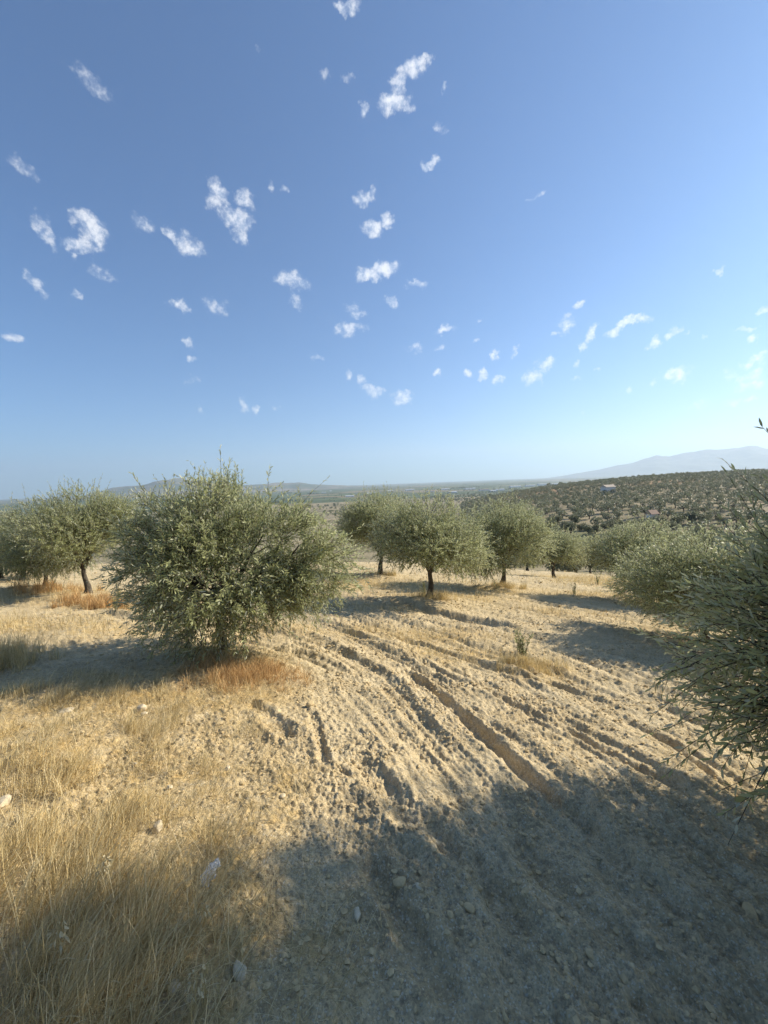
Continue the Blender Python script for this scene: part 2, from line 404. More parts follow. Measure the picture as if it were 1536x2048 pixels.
def m_hills(name, c1, c2, c3):
    m, t = new_mat(name)
    P = t.new('ShaderNodeNewGeometry').outputs['Position']
    a = t.noise(P, .0022, 6, .62).outputs[0]; b = t.noise(P, .012, 5, .65).outputs[0]
    c = t.ramp(a, [(.38, c1), (.52, c2), (.66, c3)])
    c = t.mix(t.mapr(b, .45, .6, 0, .5), c, c1)
    finish(t, c, .95, b, 1., 15.)
    return m

# ------------------------------------------------------------------ ground sheet: polar grid, three bands that share their edges
rr = [.35]
while rr[-1] < 15500:
    q = rr[-1]
    st = .012 if q < .95 else min(max(.0030, .00125 * q), .022)
    rr.append(q * (1 + st))
rr = np.array(rr)
th_f = np.arange(-R(53), R(53), .0023)
th = np.concatenate([np.linspace(-math.pi, -R(70), 24)[:-1], np.linspace(-R(70), -R(53), 40)[:-1], th_f, np.linspace(R(53), R(70), 40), np.linspace(R(70), math.pi, 24)[1:]])
def band(i0, i1, name, mat, tstep=1):
    tt = th if tstep == 1 else np.concatenate([th[::tstep], th[-1:]]) if (len(th) - 1) % tstep else th[::tstep]
    rs = rr[i0:i1 + 1]
    A, B = np.meshgrid(tt, rs, indexing='ij'); X = (B * np.sin(A)).ravel(); Y = (B * np.cos(A)).ravel()
    Z = full_z(X, Y); n, k = A.shape
    idx = np.arange(n * k).reshape(n, k)
    F = np.stack([idx[:-1, :-1], idx[:-1, 1:], idx[1:, 1:], idx[1:, :-1]], -1).reshape(-1, 4)[:, ::-1]
    me = mesh_np(name, np.stack([X, Y, Z], 1), [F], mat, True)
    return tag(obj(name, me), kind='structure'), X, Y
iN = int(np.searchsorted(rr, 48)); iH = int(np.searchsorted(rr, 1350))
SOIL = m_soil()
g, X, Y = band(0, iN, 'ground', SOIL); fattr(g.data, 'straw', straw(X, Y)); tag(g, 'pale tilled clay soil with furrows and dry straw')
me = mesh_np('x', np.zeros((3, 3)), [np.array([[0, 1, 2]])], None); bpy.data.meshes.remove(me)
hs, X, Y = band(iN, iH, 'hillside', m_hillside()); tag(hs, 'olive planted hillside and valley beyond the grove')
RT = np.hypot(X, Y); TT = np.degrees(np.arctan2(X, Y))
def blob(px, py, rx, ry):
    p = hit(px, py); r = math.hypot(p[0], p[1]); a = math.degrees(math.atan2(p[0], p[1]))
    return np.exp(-((TT - a) / rx) ** 2 - (np.log(RT / r) / ry) ** 2)
fattr(hs.data, 'bare', np.clip(blob(1040, 990, 4, .35) + .8 * blob(1120, 978, 3, .2) + .7 * blob(1330, 965, 4, .1), 0, 1))
fattr(hs.data, 'green', np.clip(blob(1150, 1078, 5, .12) * 1.2, 0, 1))
pl, X, Y = band(iH, len(rr) - 1, 'plain', m_plain()); tag(pl, 'wide green farming plain below the hill')

# far hill ranges as real relief
def hill_range(name, prof, dist, depth, mat, seed, rough):
    """prof: (px, py) crest line in the photo -> relief of real height at a real distance"""
    az, el = [], []
    for px, py in prof:
        d = ray(px, py); az.append(math.atan2(d[0], d[1])); el.append(d[2] / math.hypot(d[0], d[1]))
    az, el = np.array(az), np.array(el)
    tt = np.linspace(az[0], az[-1], 420); rs = np.linspace(dist - depth, dist + depth, 70)
    A, B = np.meshgrid(tt, rs, indexing='ij')
    crest = np.interp(tt, az, el) * dist
    s = np.clip(1 - np.abs(B - dist) / depth, 0, 1); s = s ** 1.25
    X, Y = B * np.sin(A), B * np.cos(A)
    h = (crest[:, None] + 60) * s
    h = h * (1 + rough * fbm(X / 900, Y / 900, seed, 5, .55) * (1 - s * .55)) + 22 * rough * fbm(X / 250, Y / 250, seed + 3, 3) * (s > 0)
    Z = EYE - 61.5 + h
    idx = np.arange(A.size).reshape(A.shape)
    F = np.stack([idx[:-1, :-1], idx[:-1, 1:], idx[1:, 1:], idx[1:, :-1]], -1).reshape(-1, 4)[:, ::-1]
    return tag(obj(name, mesh_np(name, np.stack([X, Y, Z], -1).reshape(-1, 3), [F], mat, True)), kind='structure')
HM = m_hills('scrub_hill', (.075, .10, .05), (.16, .15, .10), (.33, .27, .20))
hill_range('hills', [(-900, 1080), (-500, 1040), (-200, 1008), (-60, 998), (0, 1002), (60, 1003), (130, 1000), (170, 990), (225, 976), (290, 969), (350, 959), (380, 962), (430, 965), (500, 969), (560, 965), (600, 964), (640, 969),
    (700, 971), (760, 974), (800, 972), (860, 972), (930, 969), (1000, 968), (1080, 970), (1150, 966)], 6500, 1500, HM, 11, .6)
tag(bpy.data.objects['hills'], 'low blue hills along the left horizon')
hill_range('mountains', [(880, 972), (940, 966), (1010, 962), (1060, 960), (1100, 955), (1150, 947), (1200, 938), (1250, 927), (1290, 916), (1312, 912), (1340, 914), (1365, 906), (1400, 900), (1440, 898), (1470, 893), (1500, 890),
    (1530, 896), (1600, 905), (1700, 900), (1850, 870), (2100, 850), (2600, 900)], 13200, 2300, m_hills('far_mountain', (.09, .10, .07), (.14, .14, .10), (.2, .19, .14)), 23, .35)
tag(bpy.data.objects['mountains'], 'pale mountain ridge in haze at the right')

# ------------------------------------------------------------------ olive trees
def m_leaf(name, top, under, var=.35, thru=.38):
    m, t = new_mat(name)
    gm = t.new('ShaderNodeNewGeometry'); rnd = gm.outputs['Random Per Island']
    a = t.mix(rnd, tuple(c * (1 - var) for c in top), tuple(min(1, c * (1 + var)) for c in top))
    a = t.mix(t.mapr(rnd, .93, 1., 0, .6), a, (.42, .40, .18))
    b = t.mix(rnd, tuple(c * .8 for c in under), under)
    c = t.mix(gm.outputs['Backfacing'], a, b)
    pr = t.new('ShaderNodeBsdfPrincipled', {'Base Color': c, 'Roughness': .48, 'Specular IOR Level': .4})
    tr = t.new('ShaderNodeBsdfTranslucent', {'Color': t.mix(.6, c, (.62, .65, .33))})
    mx = t.new('ShaderNodeMixShader', {0: thru, 1: pr.outputs[0], 2: tr.outputs[0]})
    t.new('ShaderNodeOutputMaterial', {'Surface': mx.outputs[0]})
    return m
LEAF = m_leaf('olive_leaf', (.305, .325, .145), (.56, .57, .42))
LEAF_FAR = m_leaf('olive_foliage_shaded', (.17, .185, .105), (.23, .24, .16), thru=.12)  # darker than the near leaf: shade between leaves is put into the colour
LEAF_DK = m_leaf('dark_leaf', (.085, .11, .05), (.13, .15, .08), thru=.15)
def m_bark():
    m, t = new_mat('olive_bark')
    P = t.new('ShaderNodeTexCoord').outputs['Object']
    n = t.noise(t.new('ShaderNodeMapping', {'Vector': P, 'Scale': (1, 1, .3)}).outputs[0], 28, 6, .7).outputs[0]
    c = t.ramp(n, [(.3, (.03, .024, .018)), (.5, (.085, .07, .052)), (.7, (.18, .155, .12))])
    finish(t, c, .9, n, 1., .02)
    return m
BARK = m_bark()

def tubes(paths, sides=7, jit=0., rg=rng):
    """paths: list of (pts (k,3), radii (k))"""
    Vs, Fs, off = [], [], 0
    an = np.linspace(0, 2 * np.pi, sides, endpoint=False)
    for pts, rad in paths:
        pts = np.asarray(pts, float); k = len(pts)
        tg = np.gradient(pts, axis=0); tg /= np.linalg.norm(tg, axis=1, keepdims=True) + 1e-9
        ref = np.array([1., 0, 0]) if abs(tg[0][0]) < .8 else np.array([0, 1., 0])
        n1 = np.cross(tg, ref); n1 /= np.linalg.norm(n1, axis=1, keepdims=True) + 1e-9
        n2 = np.cross(tg, n1)
        rd = np.asarray(rad)[:, None] * (1 + (rg.uniform(-jit, jit, (k, sides)) if jit else np.zeros((k, sides))))
        V = pts[:, None, :] + rd[..., None] * (np.cos(an)[None, :, None] * n1[:, None, :] + np.sin(an)[None, :, None] * n2[:, None, :])
        Vs.append(V.reshape(-1, 3))
        i = np.arange(k - 1)[:, None] * sides; j = np.arange(sides)[None, :]; j2 = (j + 1) % sides
        Fs.append((np.stack([i + j, i + j2, i + sides + j2, i + sides + j], -1) + off).reshape(-1, 4))
        off += k * sides
    return np.concatenate(Vs), np.concatenate(Fs)

def unit(v): return v / (np.linalg.norm(v, axis=-1, keepdims=True) + 1e-9)

def leaf_mesh(base, dirs, nrm, L, Wd, simple):
    """vectorised lanceolate leaves"""
    side = unit(np.cross(dirs, nrm)); n = len(base); L = L[:, None]; Wd = Wd[:, None]
    nn = unit(np.cross(side, dirs))
    if simple:
        V = np.stack([base, base + dirs * L * .5 + side * Wd, base + dirs * L, base + dirs * L * .5 - side * Wd], 1)
        F = [np.arange(n * 4).reshape(n, 4)]
        return V.reshape(-1, 3), F
    drp = -.06 * L * nn
    V = np.stack([base, base + dirs * L * .3 + side * Wd * .85, base + dirs * L * .3 - side * Wd * .85,
                  base + dirs * L * .68 + side * Wd * .8 + drp * .5, base + dirs * L * .68 - side * Wd * .8 + drp * .5, base + dirs * L + drp * 1.6], 1)
    i = np.arange(n)[:, None] * 6
    return V.reshape(-1, 3), [np.concatenate([i, i + 2, i + 1], 1)[:, ::-1], np.concatenate([i + 1, i + 2, i + 4, i + 3], 1)[:, ::-1], np.concatenate([i + 3, i + 4, i + 5], 1)[:, ::-1]]

def tree_parts(seed, clumps, n_shoot, leaf_L, trunk, limbs=5, per=18, shoot=(.16, .38), simple=False, twig=True, gap=.0, topspike=.25, mat=LEAF, sides=8, wr=.105, rnd=.5, ob=.5, opn=1., shell=.42):
    """clumps: (x,y,z,rx,rz); trunk: (height, radius, lean x, lean y). Returns meshes (trunk+limbs, leaves)"""
    rg = np.random.default_rng(seed)
    C = np.array([c[:3] for c in clumps], float); RX = np.array([c[3] for c in clumps]); RZ = np.array([c[4] for c in clumps])
    th_, tr_, lx, ly = trunk
    cen = C.mean(0)
    # wood
    paths = []
    k = 9; s = np.linspace(0, 1, k)
    top = np.array([lx, ly, th_])
    tp = np.stack([lx * s + .022 * np.sin(s * 7 + seed) * th_, ly * s + .02 * np.cos(s * 6 + seed) * th_, th_ * s - .06], 1)
    paths.append((tp, tr_ * (1.5 * np.exp(-s * 7) + 1 - .25 * s)))
    big = []
    for ci in range(len(clumps)):
        if RX[ci] < .3: continue
        st_ = tp[-1] if ci % 3 else tp[-2]
        s2 = np.linspace(0, 1, 9)[:, None]
        mid = st_ + (C[ci] - st_) * .45 + np.array([0, 0, .12]) + rg.normal(0, .08, 3)
        P = (1 - s2) ** 2 * st_ + 2 * s2 * (1 - s2) * mid + s2 ** 2 * C[ci] + rg.normal(0, .018, (9, 3)) * s2
        paths.append((P, tr_ * .55 * (1 - .72 * s2[:, 0]))); big.append(P)
        for q in range(limbs):
            a = P[rg.integers(3, 8)]; dr = unit(rg.normal(0, 1, 3) + np.array([0, 0, .5]))
            e = C[ci] + dr * np.array([RX[ci], RX[ci], RZ[ci]]) * .85
            m2 = a + (e - a) * .5 + rg.normal(0, .06, 3) + np.array([0, 0, .05]); s3 = np.linspace(0, 1, 6)[:, None]
            paths.append(((1 - s3) ** 2 * a + 2 * s3 * (1 - s3) * m2 + s3 ** 2 * e, tr_ * .17 * (1 - .8 * s3[:, 0])))
    V, F = tubes(paths, sides, .10, rg)
    wood = mesh_np('trunk', V, [F], BARK, True)
    # shoots
    wts = np.minimum(RX, .7) ** 1.8 * RZ; wts /= wts.sum()
    N = int(n_shoot * 1.5); ci = rg.choice(len(clumps), N, p=wts)
    dr = unit(rg.normal(0, 1, (N, 3))); rad = rg.uniform(.12, 1, N) ** shell
    off = dr * rad[:, None] * np.stack([RX[ci], RX[ci], RZ[ci]], 1)
    P = C[ci] + off
    keep = (fbm(P[:, 0] * 1.9 / max(.6, RX.mean()) + P[:, 1], P[:, 2] * 1.9 / max(.6, RX.mean()) + seed, seed, 2) > -.42 + gap)
    keep &= P[:, 2] > .12
    P, dr, rad = P[keep][:n_shoot], dr[keep][:n_shoot], rad[keep][:n_shoot]
    n = len(P)
    outw = unit(P - cen * np.array([1, 1, .7]))
    up_ = .35 + .75 * np.clip((P[:, 2] - cen[2]) / (RZ.mean() + .2), -.9, 1.2)
    D = unit(outw * ob + dr * .25 + rg.normal(0, rnd, (n, 3)) + np.stack([np.zeros(n), np.zeros(n), up_ * .6], 1))
    Ls = rg.uniform(shoot[0], shoot[1], n) * (1 + topspike * ss(.3, 1, up_) * (rad > .85) * rg.uniform(0, 2.2, n))
    bend = np.stack([rg.normal(0, .16, n), rg.normal(0, .16, n), rg.normal(-.12, .2, n)], 1)
    if twig:
        s4 = np.array([0, .5, 1.])[None, :, None]
        TP = P[:, None] + D[:, None] * Ls[:, None, None] * s4 + bend[:, None] * (Ls[:, None, None]) * s4 ** 2
        a1 = unit(np.cross(D, np.array([.3, .2, 1.]))); a2 = unit(np.cross(D, a1))
        rr_ = (.0034 * np.array([1., .7, .3]))[None, :, None]
        ring = [TP + rr_ * (math.cos(a) * a1[:, None] + math.sin(a) * a2[:, None]) for a in (0, 2.09, 4.19)]
        TV = np.stack(ring, 2).reshape(n, 9, 3); i = np.arange(n)[:, None] * 9
        tf = np.concatenate([np.concatenate([i + a, i + b, i + b + 3, i + a + 3], 1) for a0 in (0, 3) for a, b in ((a0, a0 + 1), (a0 + 1, a0 + 2), (a0 + 2, a0))])
        twigs = mesh_np('twigs', TV.reshape(-1, 3), [tf], BARK, True)
    else: twigs = None
    # leaves
    k = per; f = (np.arange(k) + .6) / k
    f = np.clip(f[None] + rg.normal(0, .02, (n, k)), .04, 1.02)
    B = P[:, None] + D[:, None] * (Ls[:, None, None] * f[..., None]) + bend[:, None] * (Ls[:, None, None] * f[..., None] ** 2)
    ax = unit(D[:, None] + 2 * bend[:, None] * f[..., None])
    ang = np.arange(k)[None] // 2 * 1.57 + (np.arange(k)[None] % 2) * np.pi + rg.uniform(0, 6.28, n)[:, None] + rg.normal(0, .3, (n, k))
    b1 = unit(np.cross(ax, np.array([.21, .13, 1.]))); b2 = np.cross(ax, b1)
    rad_ = np.cos(ang)[..., None] * b1 + np.sin(ang)[..., None] * b2
    op = opn * rg.uniform(.5, 1.05, (n, k))[..., None] * (1.1 - .5 * f[..., None])
    LD = unit(ax * np.cos(op) + rad_ * np.sin(op) + rg.normal(0, .12, (n, k, 3)))
    NR = unit(ax * .8 - rad_ * .35 + np.array([0, 0, .35]) + rg.normal(0, .35, (n, k, 3)))
    LL = leaf_L * rg.uniform(.65, 1.15, (n, k)) * (1 - .45 * np.abs(f - .45))
    V, F = leaf_mesh(B.reshape(-1, 3), LD.reshape(-1, 3), NR.reshape(-1, 3), LL.ravel(), (LL * wr * rg.uniform(.8, 1.2, (n, k))).ravel(), simple)
    leaves = mesh_np('crown', V, F, mat, False)
    return wood, twigs, leaves

def place_tree(name, parts, loc, rz=0, sc=1., label=None, group=None, cat='olive tree'):
    e = empty(name, loc, rz); e.scale = (sc, sc, sc) if np.isscalar(sc) else sc
    tag(e, label, cat, group)
    obj('trunk', parts[0], e)
    if parts[1]: obj('twigs', parts[1], e)
    obj('crown', parts[2], e)
    return e
G_NEAR = 'olive trees standing in the tilled field'
def at_ground(p, sink=.03): return (p[0], p[1], fz(p[0], p[1]) - sink)

# the big tree, left of centre
clA = [(-.62, .1, 1.62, .6, .44), (.0, -.25, 1.70, .56, .42), (.15, .45, 1.66, .6, .45), (.66, .1, 1.55, .6, .45), (1.05, .0, 1.22, .54, .48), (1.12, .3, .85, .52, .45), (.1, -.35, 1.12, .85, .55), (-.72, -.1, 1.18, .56, .5),
       (-.66, .2, .80, .42, .34), (-.42, -.3, .56, .42, .32), (.02, -.45, .50, .36, .28), (.50, -.3, .74, .52, .36), (.98, -.05, .86, .45, .3), (1.3, 0, 1.05, .42, .38), (1.2, .1, 1.4, .45, .35), (.1, .6, 1.0, .6, .5), (-.15, -.2, 1.4, .6, .5)]
_rs = np.random.default_rng(4)
for _ in range(26):                                  # loose upright sprays that break the outline
    a_ = _rs.uniform(-1, 1); clA.append((a_ * 1.25 + .1, _rs.uniform(-.5, .5), 2.10 - .45 * a_ * a_ + _rs.uniform(-.1, .12), .12, .24))
for x_, z_ in ((1.75, 1.25), (1.8, .9), (1.62, 1.55), (-1.15, 1.3), (-1.1, .85), (-1.1, 1.65)): clA.append((x_, _rs.uniform(-.2, .3), z_, .28, .16))
main = tree_parts(101, clA, 4700, .076, (.62, .06, -.02, .0), 4, 16, shoot=(.15, .36), topspike=.35, gap=.22, shell=.55, wr=.12)
place_tree('olive_tree', main, at_ground((T0[0] + .10, T0[1])), 0, (.87, .92, .90), 'largest olive tree left of centre, its leafy skirt hanging over a rusty grass mound', G_NEAR)
# the near tree at the right edge
clB0 = [(-.32, 0, 1.78, .40, .32), (-.32, .5, 1.74, .40, .32), (-.38, -.35, 1.68, .40, .32), (.22, .1, 2.1, .5, .4), (.5, .6, 2.25, .55, .42), (.8, -.3, 2.3, .6, .45), (-.50, .3, 1.42, .42, .34), (-.52, -.3, 1.36, .42, .34),
       (.2, .75, 1.4, .6, .5), (.8, .2, 1.6, .7, .5), (-.84, .1, 1.15, .40, .3), (-.80, .3, .84, .38, .27), (-.72, -.3, .92, .40, .3), (-.3, 0, 1.3, .6, .5), (-.3, .5, .95, .5, .35), (-.2, -.6, .95, .45, .35),
       (.3, 0, 1.1, .75, .45), (.3, .7, .9, .5, .32), (.9, -.5, 1.2, .6, .5)]
clB = [(.47 * x_ + .88 * y_, -.88 * x_ + .47 * y_, z_ * .97, rx_ * .9, rz_) for x_, y_, z_, rx_, rz_ in clB0]
TB = (2.79, 1.78)
near = tree_parts(202, clB, 3500, .070, (.7, .08, .0, .0), 6, 18, shoot=(.22, .44), topspike=.25, gap=.22, rnd=.42, ob=.75, opn=.95, wr=.125)
place_tree('olive_tree', near, (TB[0], TB[1], fz(*TB) - .03), 0, 1, 'nearest olive tree, dark in shade and cut off by the right edge', G_NEAR)
clC = [(0, 0, 3.6, .8, .6), (.5, .4, 3.3, .8, .6), (-.3, .5, 3.4, .7, .5), (.2, -.6, 3.4, .8, .6), (.3, -1.1, 3.8, .7, .5), (.7, -.6, 4.4, .7, .5), (0, 0, 4.7, .8, .5), (.5, .6, 4.9, .8, .5), (-.2, -.7, 4.6, .7, .5), (.4, -.2, 5.3, .8, .45), (.8, -.2, 3.7, .8, .6), (.1, .3, 4.0, .7, .45), (-.2, -.3, 3.1, .6, .4), (.5, 0, 4.15, .7, .4)]  # out-of-view tree added to cast the foreground shade, crown set high for that
tall = tree_parts(203, clC, 4200, .075, (2.2, .10, .0, .0), 5, 18, simple=True, wr=.15)
place_tree('olive_tree', tall, (5.3, 3.1, fz(5.3, 3.1) - .03), 0, 1, 'unseen tall olive tree beyond the right edge, added to shade the foreground', G_NEAR)

# prototypes for the rest
def round_clumps(seed, R_, H, n=8, low=.55):
    rg = np.random.default_rng(seed); out = []
    for i in range(n):
        a = i * 2.4 + rg.uniform(-.3, .3); q = R_ * rg.uniform(.38, .62)
        zz = H * (low + (1 - low) * rg.uniform(.05, .62))
        out.append((math.cos(a) * q, math.sin(a) * q, zz, R_ * rg.uniform(.42, .55), H * rg.uniform(.17, .23)))
    out.append((0, 0, H * .78, R_ * .55, H * .2)); out.append((0, 0, H * .55, R_ * .6, H * .18))
    return out
protos = [tree_parts(300, round_clumps(1, 1.45, 2.75, 10, .36), 4300, .070, (.85, .07, .04, .0), 4, 16, shoot=(.14, .34), twig=True, simple=True, topspike=.3, wr=.145),
          tree_parts(301, round_clumps(2, 1.55, 2.8, 10, .34), 4600, .070, (.8, .072, -.07, .05), 4, 16, shoot=(.14, .34), twig=True, simple=True, topspike=.3, wr=.145),
          tree_parts(302, round_clumps(3, 1.5, 2.7, 10, .30), 4400, .070, (.75, .068, .1, -.05), 4, 16, shoot=(.14, .34), twig=True, simple=True, topspike=.3, wr=.145)]
# (px, py of the foot, prototype, turn, scale, z-stretch, label)
NEAR = [(178, 1197, 1, .4, .76, 1.2, 'olive tree with a bare slanted trunk just left of the largest tree'),
        (92, 1182, 2, 2.2, .62, 1.15, 'olive tree with a thick low trunk, just behind the slanted trunk tree'),
        (45, 1161, 0, 1.1, .68, 1.0, 'olive tree with a thin dark trunk, second from the left edge'),
        (2, 1157, 1, 3.1, .8, .9, 'olive tree at the left edge, its crown cut by the frame'),
        (760, 1152, 1, 4.2, 1.22, 1.05, 'dark olive tree right behind the largest tree, farthest back in the middle row'),
        (860, 1204, 0, .0, .98, 1.06, 'olive tree in the middle of the field with an upright black trunk'),
        (1005, 1177, 2, .9, 1.12, 1.05, 'olive tree right of the middle one, its dark trunk leaning right under a round crown'),
        (1108, 1156, 0, 2.6, 1.5, .88, 'smaller paler olive tree peeping out behind the leaning trunk tree on its right')]
for px, py, k, rz, sc, zs, lb in NEAR:
    p = hit(px, py); place_tree('olive_tree', protos[k], at_ground(p), rz, (sc * .97, sc * .97, sc * zs * .88), lb, G_NEAR)
for (x, y, k, rz, sc, zs, lb) in [(7.35, 11.1, 2, 1.9, 1.08, .80, 'low olive tree, left one of the pair behind the nearest tree'),
                                  (5.45, 6.75, 2, 5.2, .98, .76, 'low olive tree partly hidden behind the nearest tree'),
                                  (9.3, 9.6, 0, 3.3, 1.0, .85, 'olive tree filling the gap behind the nearest tree at the right')]:
    place_tree('olive_tree', protos[k], (x, y, fz(x, y) - .03), rz, (sc, sc, sc * zs), lb, G_NEAR)

# trees down the slope and in the valley
midp = [tree_parts(400 + i, round_clumps(20 + i, 1.9, 3.4, 9, .34), 800, .17, (1.0, .16, .05, 0), 2, 12, shoot=(.25, .5), twig=False, simple=True, sides=5, mat=LEAF_FAR, wr=.3, topspike=.1) for i in range(3)]
darkp = [tree_parts(420 + i, round_clumps(30 + i, 2.4, 5.0, 9, .30), 700, .24, (1.0, .2, .05, 0), 2, 12, shoot=(.3, .6), twig=False, simple=True, mat=LEAF_DK, sides=5, wr=.33, topspike=.1) for i in range(2)]
def farp(seed, mat=LEAF_FAR, n=80, L=.50):
    return tree_parts(seed, round_clumps(seed, 1.75, 3.7, 6, .34), n, L, (1.0, .2, 0, 0), 0, 5, shoot=(.3, .7), twig=False, simple=True, sides=4, mat=mat, wr=.42, topspike=0)
farps = [farp(500 + i) for i in range(5)]

def hz(x, y): return float(base_z(x, y)) + EYE
n_ind = 0
rgt = np.random.default_rng(55)
G_SL = 'olive trees down the slope below the field'
for px, py in [(1190, 1128), (1215, 1122), (1178, 1112), (1232, 1108), (1200, 1100), (1250, 1118), (1165, 1100), (1222, 1092), (1270, 1112), (1290, 1100), (900, 1120), (960, 1120), (700, 1112), (640, 1110), (560, 1105), (310, 1120), (260, 1115), (1330, 1105), (1380, 1100), (1440, 1100), (1500, 1105), (1188, 1090), (1245, 1088)]:
    p = hit(px, py); sc = rgt.uniform(.7, .95)
    place_tree('olive_tree', midp[rgt.integers(3)], (p[0], p[1], p[2] - .05), rgt.uniform(0, 6.3), sc, 'pale olive tree on the lower slope, seen past the field trees', G_SL); n_ind += 1
for a in np.arange(14, 50, 4.4):
    for r in (40, 52, 66, 82, 100):
        aa, r2 = R(a + rgt.normal(0, 1.1) + (r % 4)), r * rgt.uniform(.94, 1.06); x, y = r2 * math.sin(aa), r2 * math.cos(aa)
        if rgt.random() < .12: continue
        place_tree('olive_tree', midp[rgt.integers(3)], (x, y, hz(x, y) - .05), rgt.uniform(0, 6.3), rgt.uniform(.7, 1.0), 'pale olive tree on the lower slope, seen past the field trees', G_SL); n_ind += 1
G_DK = 'dark trees lining the foot of the hill'
for i, (px, py) in enumerate([(1128, 1058), (1142, 1066), (1160, 1062), (1176, 1070), (1192, 1066), (1208, 1060), (1226, 1066), (1242, 1060), (1115, 1050), (1098, 1046), (1262, 1058), (1280, 1052), (1302, 1056), (1326, 1050), (1352, 1054), (1380, 1048), (1408, 1050), (1440, 1046), (1100, 1056), (1150, 1050)]):
    p = hit(px, py); sc = rgt.uniform(.55, .95)
    place_tree('bushy_tree', darkp[i % 2], (p[0], p[1], p[2] - .1), rgt.uniform(0, 6.3), sc, 'dark green bushy tree in the line at the foot of the far hill', G_DK, 'tree')

# the planted hillside
cand = []
for (a0, a1, r0_, r1_, sp_, rot) in [(23, 52, 118, 640, 6.0, .16), (11, 23, 118, 640, 5.9, .95)]:
    ca, sa = math.cos(rot), math.sin(rot)
    for i in range(-160, 160):
        for j in range(-160, 160):
            gx, gy = i * sp_, j * sp_ * 1.75
            x, y = gx * ca - gy * sa + 200, gx * sa + gy * ca + 350
            x += rgt.normal(0, .7); y += rgt.normal(0, .8)
            r = math.hypot(x, y); a = math.degrees(math.atan2(x, y))
            if a < a0 or a > a1 or r < r0_ or r > r1_ or y < 20: continue
            if rgt.random() < .05: continue
            if gn(np.array(x / 45.), np.array(y / 45.), 88) > .42: continue
            cand.append((r, x, y, a))
cand.sort()
fieldC = hit(1150, 1078)
cand = [c for c in cand if math.hypot((c[1] - fieldC[0]) / 1.6, c[2] - fieldC[1]) > 9]
N_IND = 255 - n_ind
G_HILL = 'olive trees planted in rows on the far hillside'
for r, x, y, a in cand[:N_IND]:
    e = empty('olive_tree', (x, y, hz(x, y) - .1), rgt.uniform(0, 6.3)); s_ = rgt.uniform(.8, 1.35); e.scale = (s_, s_, s_ * rgt.uniform(.8, 1.05))
    tag(e, 'small round olive tree in the planted rows on the far hillside', 'olive tree', G_HILL)
    pp = midp[rgt.integers(3)] if r < 165 else farps[rgt.integers(5)]
    obj('trunk', pp[0], e); obj('crown', pp[2], e)

def merged(name, items, protos_, mat, label, cat):
    """one mesh of many distant copies; items (x,y,z,scale,squash,proto)"""
    data = []
    for p in protos_:
        me = p[2]; V = np.zeros(len(me.vertices) * 3, np.float32); me.vertices.foreach_get('co', V); data.append(V.reshape(-1, 3))
    Vs = []
    for x, y, z, s, q, k in items:
        a = rgt.uniform(0, 6.28); V = data[k]; c, s_ = math.cos(a), math.sin(a)
        Vs.append(np.stack([(V[:, 0] * c - V[:, 1] * s_) * s + x, (V[:, 0] * s_ + V[:, 1] * c) * s + y, V[:, 2] * s * q + z], 1))
    V = np.concatenate(Vs); F = np.arange(len(V)).reshape(-1, 4)
    return tag(obj(name, mesh_np(name, V, [F], mat)), label, cat, kind='stuff')
rest = [(x, y, hz(x, y) - .25, rgt.uniform(.8, 1.35), rgt.uniform(.8, 1.0), int(rgt.integers(5))) for r, x, y, a in cand[N_IND:]]
print('hill trees', len(cand), 'individual', N_IND, 'merged', len(rest))
merged('olive_grove', rest, farps, LEAF_FAR, 'grove of small grey green olive trees covering the upper hillside in rows', 'olive grove')

# tree belts and orchards on the plain
items = []
for _ in range(26):
    a = R(rgt.uniform(-50, 26)); r = math.exp(rgt.uniform(math.log(750), math.log(5200)))
    cx, cy = r * math.sin(a), r * math.cos(a); ln = rgt.uniform(120, 420); dirn = rgt.choice([.5, 2.07]) + rgt.normal(0, .08)
    for s in np.arange(0, ln, rgt.uniform(7, 13)):
        x, y = cx + math.cos(dirn) * s, cy + math.sin(dirn) * s
        items.append((x + rgt.normal(0, 2), y + rgt.normal(0, 2), hz(x, y) - .3, rgt.uniform(1., 2.4), 1.1, int(rgt.integers(3))))
for _ in range(900):
    a = R(rgt.uniform(-50, 30)); r = math.exp(rgt.uniform(math.log(650), math.log(6000)))
    x, y = r * math.sin(a), r * math.cos(a)
    items.append((x, y, hz(x, y) - .3, rgt.uniform(.9, 2.2), 1, int(rgt.integers(3))))
dk = [farp(600 + i, LEAF_DK, 30, .8) for i in range(3)]
merged('tree_belts', items, dk, LEAF_DK, 'dark belts of trees and hedges dividing the fields of the plain', 'tree belt')

